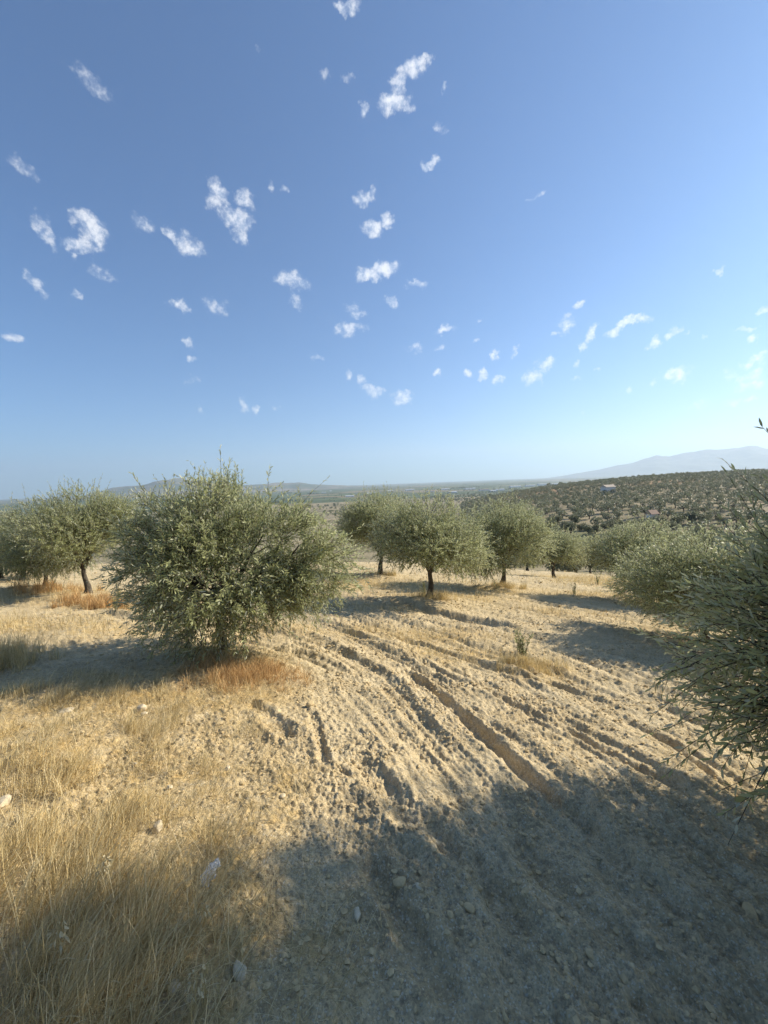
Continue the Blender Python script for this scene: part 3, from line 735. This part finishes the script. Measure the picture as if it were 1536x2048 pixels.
# ------------------------------------------------------------------ buildings far off
def plainmat(name, c, rough=.8):
    m, t = new_mat(name); P = t.new('ShaderNodeTexCoord').outputs['Object']
    n = t.noise(P, 2., 4).outputs[0]; finish(t, t.mix(n, tuple(q * .85 for q in c), tuple(min(1, q * 1.1) for q in c)), rough); return m
WHITE = plainmat('white_render', (.72, .70, .66)); TILE = plainmat('clay_tile', (.30, .20, .145)); GLASS = plainmat('dark_glass', (.03, .035, .04), .2); SHEET = plainmat('sheet_roof', (.62, .63, .63), .5)
DUSTY = plainmat('dusty_tile', (.45, .38, .30)); STEEL = plainmat('galvanised_steel', (.30, .31, .32), .5)
def boxmesh(name, boxes, mat):
    Vs, Fs = [], []
    for k, (x0, x1, y0, y1, z0, z1) in enumerate(boxes):
        Vs += [(x0, y0, z0), (x1, y0, z0), (x1, y1, z0), (x0, y1, z0), (x0, y0, z1), (x1, y0, z1), (x1, y1, z1), (x0, y1, z1)]
        o = 8 * k; Fs += [[o, o + 3, o + 2, o + 1], [o + 4, o + 5, o + 6, o + 7], [o, o + 1, o + 5, o + 4], [o + 1, o + 2, o + 6, o + 5], [o + 2, o + 3, o + 7, o + 6], [o + 3, o, o + 4, o + 7]]
    return mesh_np(name, np.array(Vs, float), [np.array(Fs)], mat)
def gable(name, lx, ly, z0, h, ov, mat):
    x, y = lx / 2 + ov, ly / 2 + ov
    V = np.array([(-x, -y, z0), (x, -y, z0), (x, y, z0), (-x, y, z0), (-x, 0, z0 + h), (x, 0, z0 + h)], float)
    return mesh_np(name, V, [np.array([[0, 1, 5, 4], [2, 3, 4, 5], [0, 3, 2, 1]]), np.array([[0, 4, 3], [1, 2, 5]])], mat)
def building(name, px, py, lx, ly, h, rz, roofmat, label, cat, group=None, r=None, windows=True, hr=1.6):
    p = hit(px, py); rr_ = math.hypot(p[0], p[1])
    if group and rr_ < 1700:
        q = 2300 + 40 * (px % 37); p = np.array([p[0] * q / rr_, p[1] * q / rr_, EYE - 60])
    e = empty(name, (p[0], p[1], p[2] - .5), rz); tag(e, label, cat, group)
    obj('wall', boxmesh('wall', [(-lx / 2, lx / 2, -ly / 2, ly / 2, 0, h + .5)], WHITE), e)
    obj('roof', gable('roof', lx, ly, h + .503, hr, .4, roofmat), e)
    if windows:
        for s in range(3):
            for st in range(max(1, int(h // 2.8))):
                x = (s - 1) * lx * .3
                obj('window', boxmesh('window', [(x - .6, x + .6, -ly / 2 - .06, -ly / 2 - .003, 1.5 + st * 2.8, 2.9 + st * 2.8)], GLASS), e)
    return e
building('hill_house', 1216, 987, 8.5, 5.5, 4.9, .3, DUSTY, 'white two storey house standing among the olive trees high on the hill', 'house')
building('farm_shed', 1304, 1037, 3.6, 2.4, 1.9, .3, TILE, 'small shed with a reddish roof in the trees low on the hill', 'shed', windows=False)
G_FB = 'white farm buildings scattered over the plain'
for px, py, lx, ly, h, rz, rm in [(648, 1002, 34, 14, 5, .2, SHEET), (662, 1000, 20, 12, 5, .3, SHEET), (700, 994, 40, 16, 6, .1, SHEET), (742, 988, 50, 20, 6, .3, SHEET), (905, 986, 40, 16, 6, .1, SHEET), (940, 979, 60, 20, 7, .2, SHEET),
                                  (968, 981, 50, 20, 6, .1, TILE), (985, 983, 30, 16, 5, .4, SHEET), (1000, 981, 40, 18, 6, 0, SHEET), (890, 980, 60, 24, 7, .2, SHEET), (860, 984, 40, 20, 6, .3, TILE), (820, 981, 60, 22, 7, .2, SHEET),
                                  (780, 983, 40, 20, 6, .3, SHEET), (1030, 975, 70, 24, 8, .2, SHEET), (1060, 973, 60, 24, 8, .1, SHEET), (1085, 971, 70, 26, 10, .2, SHEET), (1110, 970, 60, 24, 9, .1, SHEET), (256, 1012, 40, 16, 6, .2, SHEET), (280, 1010, 40, 16, 6, .1, SHEET)]:
    building('farm_building', px, py, lx, ly, h, rz, rm, 'white farm building, a small pale speck on the green plain', 'farm building', G_FB, windows=False, hr=2)
for px, py, H, lb in [(1208, 974, 30, 'taller faint steel pylon rising behind the hill left of the mountains'), (1190, 974, 24, 'shorter faint steel pylon just left of the taller one')]:
    d = ray(px, py); dd = 1150; x, y = d[0] / d[1] * dd, dd; z = hz(x, y)
    e = empty('power_pylon', (x, y, z), .4); tag(e, lb, 'pylon')
    top = (EYE + (ray(px, 955)[2] / math.hypot(ray(px, 955)[0], ray(px, 955)[1])) * math.hypot(x, y)) - z
    top = max(20, min(60, top)); ps = []
    for sx, sy in ((-1, -1), (1, -1), (1, 1), (-1, 1)): ps.append((np.array([[sx * 3, sy * 3, 0], [sx * .8, sy * .8, top * .75], [0, 0, top]]), np.array([.22, .18, .12])))
    for q in range(8):
        a = 3 - 2.2 * q / 8; b = 3 - 2.2 * (q + 1) / 8; za, zb = top * .75 * q / 8, top * .75 * (q + 1) / 8
        for s in (-1, 1): ps.append((np.array([[-a * s, -a, za], [b * s, -b, zb]]), np.array([.1, .1]))); ps.append((np.array([[-a * s, a, za], [b * s, b, zb]]), np.array([.1, .1])))
    V, F = tubes(ps[:4], 4); obj('mast', mesh_np('mast', V, [F], STEEL), e)
    V, F = tubes(ps[4:], 4); obj('bracing', mesh_np('bracing', V, [F], STEEL), e)
    for zf in (.75, .86):
        V, F = tubes([(np.array([[-6, 0, top * zf], [0, 0, top * zf + .8], [6, 0, top * zf]]), np.array([.15, .3, .15]))], 4); obj('crossarm', mesh_np('crossarm', V, [F], STEEL), e)

# ------------------------------------------------------------------ dry grass
def m_grass(name, c1, c2, c3):
    m, t = new_mat(name)
    gm = t.new('ShaderNodeNewGeometry'); rnd = gm.outputs['Random Per Island']
    c = t.ramp(rnd, [(0, c1), (.5, c2), (1, c3)])
    pr = t.new('ShaderNodeBsdfPrincipled', {'Base Color': c, 'Roughness': .6, 'Specular IOR Level': .25})
    tr = t.new('ShaderNodeBsdfTranslucent', {'Color': c})
    mx = t.new('ShaderNodeMixShader', {0: .3, 1: pr.outputs[0], 2: tr.outputs[0]})
    t.new('ShaderNodeOutputMaterial', {'Surface': mx.outputs[0]})
    return m
STRAWM = m_grass('dry_straw', (.38, .28, .12), (.66, .52, .25), (.82, .70, .42))
RUST = m_grass('rusty_grass', (.30, .17, .07), (.60, .38, .16), (.82, .58, .28))

def blades(x, y, L, lean, az, wd, seg=3, curl=.5, zoff=-.01):
    """grass strips: lean 0 upright .. 1.5 flat"""
    n = len(x); z = full_z(x, y) + zoff
    P = np.stack([x, y, z], 1); pts = [P]
    h = np.stack([np.cos(az), np.sin(az), np.zeros(n)], 1)
    a = lean - curl * .5
    for i in range(seg):
        d = h * np.sin(a)[:, None] + np.array([0, 0, 1.]) * np.cos(a)[:, None]
        pts.append(pts[-1] + d * (L / seg)[:, None]); a = a + curl / seg
    pts = np.stack(pts, 1)
    pts[:, :, 2] = np.maximum(pts[:, :, 2], z[:, None] + .012 * np.arange(seg + 1)[None] / seg)
    sd = np.stack([-np.sin(az + .6), np.cos(az + .6), np.zeros(n)], 1)
    wv = wd[:, None] * np.concatenate([np.linspace(1, .6, seg), [.12]])[None]
    Lf = pts - sd[:, None] * wv[..., None] / 2; Rt = pts + sd[:, None] * wv[..., None] / 2
    V = np.stack([Lf, Rt], 2).reshape(-1, 3); k = 2 * (seg + 1)
    i = np.arange(n)[:, None] * k
    F = np.concatenate([np.concatenate([i + 2 * s, i + 2 * s + 1, i + 2 * s + 3, i + 2 * s + 2], 1) for s in range(seg)])
    return V, F
def gather(parts):
    Vs, Fs, o = [], [], 0
    for V, F in parts: Vs.append(V); Fs.append(F + o); o += len(V)
    return np.concatenate(Vs), np.concatenate(Fs)

def scatter(n, x0, x1, y0, y1, dens):
    x = rng.uniform(x0, x1, n); y = rng.uniform(y0, y1, n); k = rng.random(n) < dens(x, y); return x[k], y[k]
parts = []
# straw litter near
x, y = scatter(105000, -3.6, .9, .7, 4.8, lambda x, y: straw(x, y) * .9 * (np.hypot(x, y) > .8)); n = len(x)
parts.append(blades(x, y, rng.uniform(.05, .20, n), rng.uniform(.7, 1.5, n), rng.uniform(0, 6.28, n), rng.uniform(.0016, .0032, n), 3, .5))
# tufts, mid field
def farstraw(x, y): return straw(x, y) * 1.0
x, y = scatter(160000, -9, 9, 4.6, 16, farstraw); n = len(x)
parts.append(blades(x, y, rng.uniform(.06, .2, n), rng.uniform(.1, 1.3, n), rng.uniform(0, 6.28, n), rng.uniform(.004, .008, n), 2, .5))
x, y = scatter(90000, -8, 22, 13, 32, lambda x, y: farstraw(x, y) * 1.3 + .15 * (fbm(x * .3, y * .3, 5, 3) > .1)); n = len(x)
parts.append(blades(x, y, rng.uniform(.08, .25, n), rng.uniform(.1, 1.2, n), rng.uniform(0, 6.28, n), rng.uniform(.01, .018, n), 2, .5))
V, F = gather(parts)
tag(obj('straw_litter', mesh_np('straw_litter', V, [F], STRAWM)), 'thin golden straw and dry weeds strewn over the clay soil', 'dry grass', kind='stuff')

# tall dry grass in the lower left: tufts
parts = []
ntuft = 1500
tx = rng.uniform(-3.6, .15, ntuft * 6); ty = rng.uniform(.62, 4.1, ntuft * 6)
def talld(x, y):
    d = ss(-.45, -1.0, x + .30 * (y - 1.0)) * ss(2.5, 1.7, y + .25 * x)
    d = np.maximum(d, .9 * np.exp(-((x + 3.0) / .75) ** 2 - ((y - 3.35) / .5) ** 2))
    d = np.maximum(d, .5 * np.exp(-((x + 1.95) / .5) ** 2 - ((y - 3.0) / .35) ** 2))
    return d * ss(-.12, .3, fbm(x * 2.4, y * 2.4, 123, 3) + .30 * ss(2.1, 1.3, y))
k = (rng.random(len(tx)) < talld(tx, ty)) & (np.hypot(tx, ty) > .72); tx, ty = tx[k][:ntuft], ty[k][:ntuft]
for _ in range(1):
    per = 22; n = len(tx) * per
    x = np.repeat(tx, per) + rng.normal(0, .035, n); y = np.repeat(ty, per) + rng.normal(0, .035, n)
    azc = np.repeat(.55 + 1.1 * fbm(tx * 1.2, ty * 1.2, 130, 2) + rng.normal(0, .35, len(tx)), per)
    hgt = np.repeat(rng.uniform(.10, .30, len(tx)) * (.6 + .5 * ss(2.4, 1.2, ty)), per) * rng.uniform(.5, 1.1, n)
    parts.append(blades(x, y, hgt, np.clip(rng.normal(.75, .40, n), 0, 1.5), azc + rng.normal(0, 1.0, n), rng.uniform(.0018, .0040, n), 4, .7))
V, F = gather(parts)
tag(obj('tall_dry_grass', mesh_np('tall_dry_grass', V, [F], STRAWM)), 'dense tall straw coloured grass filling the lower left corner', 'dry grass', kind='stuff')

# rusty grass under the trees
def tuft(cx, cy, sx, sy, n, L, mat, name, label, cat='grass clump', w=.0032, lean=.5, group=None, kind=None):
    nc = max(6, n // 45); kx, ky = cx + rng.normal(0, sx, nc), cy + rng.normal(0, sy, nc); kk = rng.integers(0, nc, n)
    x = kx[kk] + rng.normal(0, .035, n); y = ky[kk] + rng.normal(0, .035, n)
    V, F = blades(x, y, rng.uniform(L * .4, L, n), np.abs(rng.normal(lean, .35, n)), rng.uniform(0, 6.28, n), rng.uniform(.6, 1.2, n) * w, 3, .8)
    o = obj(name, mesh_np(name, V, [F], mat)); return tag(o, label, cat, group, kind)
G_T = 'clumps of dry grass round the tree feet'
pr_ = hit(505, 1372)
pr_ = hit(486, 1358)
tuft(pr_[0], pr_[1], .27, .17, 4200, .22, RUST, 'grass_clump', 'rusty brown grass clump heaped round the foot of the largest tree', lean=1.05, w=.0042, group=G_T)
for px, py, lb, n, sx in [(205, 1212, 'straw coloured grass clump at the foot of the slanted trunk tree', 2600, .4), (872, 1206, 'thin dry grass clump at the foot of the middle field tree', 900, .25),
                          (1012, 1180, 'dry grass clump at the foot of the leaning trunk tree', 900, .3), (98, 1188, 'dry grass clump by the thick low trunk at the left', 1500, .4), (770, 1153, 'dry grass clump by the farthest trunk of the middle row', 700, .3)]:
    p = hit(px, py); tuft(p[0], p[1], sx, sx * .5, n, .26, RUST if n > 1400 else STRAWM, 'grass_clump', lb, w=.006, group=G_T)
p = hit(1062, 1338); tuft(p[0], p[1], .22, .09, 1500, .17, STRAWM, 'grass_clump', 'dry grass clump round the green sapling in the open field', w=.004, group=G_T)
p = hit(20, 1330); tuft(p[0] - .1, p[1], .18, .25, 1800, .4, STRAWM, 'grass_clump', 'tall dry grass clump at the left edge beside the tree shadow', w=.004, group=G_T)

# wild oats standing out of the grass
def oat(px, py, H, rz, label):
    p = hit(px, py); e = empty('wild_oat', (p[0], p[1], fz(p[0], p[1]) - .01), rz); tag(e, label, 'wild oat', 'wild oats standing out of the dry grass')
    s = np.linspace(0, 1, 8); P = np.stack([.16 * H * s ** 2, .05 * H * s ** 2, H * s], 1)
    V, F = tubes([(P, .0014 * (1 - .5 * s))], 5); obj('stem', mesh_np('stem', V, [F], STRAWM, True), e)
    bs, ds = [], []
    for k in range(16):
        f = .62 + .38 * k / 15; b = np.array([.16 * H * f ** 2, .05 * H * f ** 2, H * f]); a = k * 2.4
        o = np.array([math.cos(a), math.sin(a), .1]) * .018; bs.append(b + o); ds.append(unit(np.array([math.cos(a) * .5, math.sin(a) * .5, -.8])))
    bs, ds = np.array(bs), np.array(ds)
    V, F = leaf_mesh(bs, ds, unit(rng.normal(0, 1, bs.shape)), np.full(16, .026), np.full(16, .0042), False)
    V2, F2 = leaf_mesh(bs, unit(ds + .3), unit(rng.normal(0, 1, bs.shape)), np.full(16, .024), np.full(16, .004), False)
    obj('seed_head', mesh_np('seed_head', np.concatenate([V, V2]), F + [f + len(V) for f in F2], OATM), e)
OATM = m_grass('oat_husk', (.55, .47, .28), (.68, .60, .38), (.78, .70, .48))
oat(200, 1790, .17, .3, 'pale wild oat head catching the sun above the tall grass')
oat(392, 2040, .16, 1.2, 'wild oat with drooping husks near the bottom edge, below the pale stone')
oat(130, 1960, .2, 2.2, 'wild oat leaning in the shaded grass of the lower left corner')
oat(415, 1860, .12, 2.9, 'short wild oat just below the crumpled plastic bag')

# ------------------------------------------------------------------ stones
def m_stone(name, c1, c2):
    m, t = new_mat(name); P = t.new('ShaderNodeTexCoord').outputs['Object']
    n = t.noise(P, 30, 5, .65).outputs[0]; c = t.ramp(n, [(.3, c1), (.7, c2)]); finish(t, c, .85, n, .5, .004); return m
STONE = m_stone('pale_limestone', (.46, .38, .25), (.74, .64, .45)); CLOD = m_stone('clay_clod', (.44, .33, .17), (.66, .51, .28))
import bmesh
bm = bmesh.new(); bmesh.ops.create_icosphere(bm, subdivisions=1, radius=1); ICO = np.array([v.co[:] for v in bm.verts]); ICF = np.array([[v.index for v in f.verts] for f in bm.faces]); bm.free()
bm = bmesh.new(); bmesh.ops.create_icosphere(bm, subdivisions=3, radius=1); ICO3 = np.array([v.co[:] for v in bm.verts]); ICF3 = np.array([[v.index for v in f.verts] for f in bm.faces]); bm.free()
def clods(n, x0, x1, y0, y1, smin, smax, dens, pw=3.2):
    x, y = scatter(n, x0, x1, y0, y1, dens); n = len(x); s = smin + (smax - smin) * rng.random(n) ** pw
    z = full_z(x, y); V = ICO[None] * rng.uniform(.6, 1.25, (n, len(ICO), 1)); V = V * (s[:, None] * rng.uniform(.7, 1.2, (n, 3)) * np.array([1, 1, .55]))[:, None]
    a = rng.uniform(0, 6.28, n); c, d = np.cos(a)[:, None], np.sin(a)[:, None]
    V = np.stack([V[..., 0] * c - V[..., 1] * d + x[:, None], V[..., 0] * d + V[..., 1] * c + y[:, None], V[..., 2] + z[:, None] + s[:, None] * .2], -1)
    return V.reshape(-1, 3), (ICF[None] + (np.arange(n) * len(ICO))[:, None, None]).reshape(-1, 3)
dn = lambda x, y: np.clip(.25 + 1.3 * fbm(x * 1.6, y * 1.6, 140, 3) + .25 * (x > -1), .04, 1)
V, F = gather([clods(60000, -3, 3.4, .75, 4.2, .0020, .017, dn, 6.), clods(36000, -6, 7, 3.5, 9, .0045, .026, dn, 4.), clods(9000, -12, 14, 8.5, 20, .01, .05, dn, 4.)])
tag(obj('soil_clods', mesh_np('soil_clods', V, [F], CLOD)), 'small clay clods and pebbles scattered over the tilled soil', 'soil clods', kind='stuff')

def stone(px, py, sx, sy, sz, rz, label, seed, mat=STONE, tilt=.0, grp='pale stones lying on the ground'):
    p = hit(px, py); rg = np.random.default_rng(seed); V = ICO3.copy()
    for _ in range(9):                                   # facet it with random cutting planes
        nrm = unit(rg.normal(0, 1, 3)); d = rg.uniform(.62, .88); q = V @ nrm; V = V - np.outer(np.clip(q - d, 0, None), nrm) * .9
    V += .02 * gn(V[:, 0] * 4 + 3, V[:, 1] * 4 + V[:, 2] * 3, seed)[:, None] * V
    V = V * np.array([sx, sy, sz]); o = obj('stone', mesh_np('stone', V, [ICF3], mat, False)); o.location = (p[0], p[1], fz(p[0], p[1]) + sz * .42)
    o.rotation_euler = (tilt, tilt * .5, rz); return tag(o, label, 'stone', grp)
stone(480, 1945, .036, .026, .024, -.6, 'pale rounded stone in the shaded grass near the bottom edge', 1, tilt=.3)
stone(317, 1655, .028, .034, .034, .5, 'upright pale stone at the edge of the sunlit straw, above the plastic bag', 2, tilt=.4)
stone(715, 1830, .015, .034, .012, .1, 'narrow flat stone where the straw meets the bare shaded soil', 3)
stone(282, 1420, .045, .035, .035, .3, 'buff rounded stone in the sunlit straw below the shadow of the largest tree', 4)
stone(288, 1432, .03, .028, .022, 1.3, 'smaller buff stone touching the front of the rounded one in the straw', 5)
stone(455, 1536, .022, .018, .015, 1.3, 'whitish stone in the thin straw right of the rusty mound of grass', 6)
stone(338, 1573, .022, .018, .014, .2, 'round cream stone among sunlit straw stalks, above the upright stone', 7)
stone(565, 1595, .02, .018, .013, .9, 'white pebble cluster stone at the border of straw and soil', 8)
stone(838, 1790, .022, .016, .012, 2., 'grey stone bedded in the shaded furrow right of the narrow flat stone', 9)
stone(8, 1615, .05, .035, .03, 2., 'chalky lump of stone at the left edge above the tall grass', 10)
stone(800, 1772, .035, .03, .018, .4, 'broad grey slab of clay lying in the shade', 12, CLOD)
stone(938, 1830, .028, .02, .012, 2.4, 'grey lump half sunk in the shaded tilled soil', 14, CLOD)
stone(270, 1530, .015, .02, .012, .6, 'small white stone in the yellow straw', 15)
stone(620, 1415, .045, .03, .03, .6, 'brown clod beside the eroded hollow right of the rusty grass', 16, CLOD)
stone(130, 1418, .085, .045, .012, .3, 'thin flat slab of pale stone lying in the shadow edge at the left', 17)
stone(350, 1790 + 190, .022, .03, .014, .9, 'dull stone half hidden by the grass at the bottom left', 18)
stone(1500, 1820, .05, .03, .02, .9, 'earthy clod in the shade under the nearest tree', 19, CLOD)

# crumpled clear plastic bag
def bag(px, py):
    p = hit(px, py); n = 34
    a, b = np.meshgrid(np.linspace(0, 2 * np.pi, n, endpoint=False), np.linspace(0, 1, 16), indexing='ij')
    prof = np.sin(np.pi * b ** .8) ** .6
    X = prof * np.cos(a) * .030; Y = (b - .5) * .115 + 0 * a; Z = prof * np.sin(a) * .015
    nz = fbm(a * 2.2 + 4, b * 5, 200, 3) * .010; X = X + nz * np.cos(a) + .006 * np.sin(b * 17); Z = Z + np.abs(fbm(X * 60, Y * 60, 201, 2)) * .013
    idx = np.arange(n * 16).reshape(n, 16); j = np.roll(idx, -1, 0)
    F = np.stack([idx[:, :-1], j[:, :-1], j[:, 1:], idx[:, 1:]], -1).reshape(-1, 4)
    m, t = new_mat('clear_plastic')
    pr = t.new('ShaderNodeBsdfPrincipled', {'Base Color': (.75, .76, .74, 1), 'Roughness': .22, 'Specular IOR Level': .7})
    tr = t.new('ShaderNodeBsdfTransparent', {'Color': (.93, .94, .93, 1)})
    mx = t.new('ShaderNodeMixShader', {0: .45, 1: tr.outputs[0], 2: pr.outputs[0]}); t.new('ShaderNodeOutputMaterial', {'Surface': mx.outputs[0]})
    o = obj('plastic_bag', mesh_np('plastic_bag', np.stack([X, Y, Z], -1).reshape(-1, 3), [F], m, False)); o.location = (p[0], p[1], fz(p[0], p[1]) + .028); o.rotation_euler = (.35, .1, -.35)
    tag(o, 'crumpled clear plastic bag lying in the shaded straw', 'plastic bag')
bag(422, 1760)

# green saplings
def sapling(px, py, H, n, label, seed):
    p = hit(px, py); rg = np.random.default_rng(seed); e = empty('sapling', (p[0], p[1], fz(p[0], p[1]) - .02)); tag(e, label, 'sapling', 'green saplings sprouting in the field')
    ps, B, D = [], [], []
    for i in range(n):
        a = rg.uniform(0, 6.28); ln = H * rg.uniform(.6, 1.05); le = rg.uniform(.05, .35); s = np.linspace(0, 1, 6)
        P = np.stack([math.cos(a) * le * ln * s ** 1.3 + rg.normal(0, .02), math.sin(a) * le * ln * s ** 1.3 + rg.normal(0, .02), ln * s], 1); ps.append((P, .005 * (1 - .75 * s)))
        for q in range(30):
            f = rg.uniform(.15, 1); k = f * 5; i0 = min(4, int(k)); b = P[i0] + (P[i0 + 1] - P[i0]) * (k - i0); aa = rg.uniform(0, 6.28)
            B.append(b); D.append((math.cos(aa) * .8, math.sin(aa) * .8, .7))
    V, F = tubes(ps, 4); obj('stem', mesh_np('stem', V, [F], BARK, True), e)
    B, D = np.array(B), unit(np.array(D)); L = rg.uniform(.03, .06, len(B))
    V, F = leaf_mesh(B, D, unit(rg.normal(0, .5, B.shape) + np.array([0, 0, 1.])), L, L * .12, False); obj('leaves', mesh_np('leaves', V, F, LEAFG), e)
LEAFG = m_leaf('sapling_leaf', (.17, .19, .06), (.28, .30, .15))
sapling(1046, 1325, .48, 13, 'green sapling sprouting from a clump of dry grass in the open field', 1)
sapling(1195, 1170, .75, 10, 'distant green sapling in the strip of dry grass left of the paired trees', 2)
sapling(1148, 1190, .45, 7, 'thin weedy sapling in front of the distant one', 3)
sapling(232, 1225, .4, 6, 'wispy sapling between the slanted trunk and the largest tree', 4)
sapling(848, 1200, .4, 7, 'root sucker sprouting beside the black trunk of the middle tree', 5)

# ------------------------------------------------------------------ haze over the plain
def haze():
    x = 17500.; z0, z1 = -66., 1250.
    me = boxmesh('haze', [(-x, x, -x, x, z0, z1)], None)
    m = bpy.data.materials.new('haze_air'); m.use_nodes = True; t = NT(m.node_tree); t.n.clear()
    v = t.new('ShaderNodeVolumePrincipled', {'Color': (.66, .81, .98, 1), 'Density': 1.0e-4, 'Anisotropy': .3})
    t.new('ShaderNodeOutputMaterial', {'Volume': v.outputs[0]}); me.materials.append(m)
    tag(obj('haze', me), 'thin pale haze over the plain', 'haze', kind='stuff')
haze()
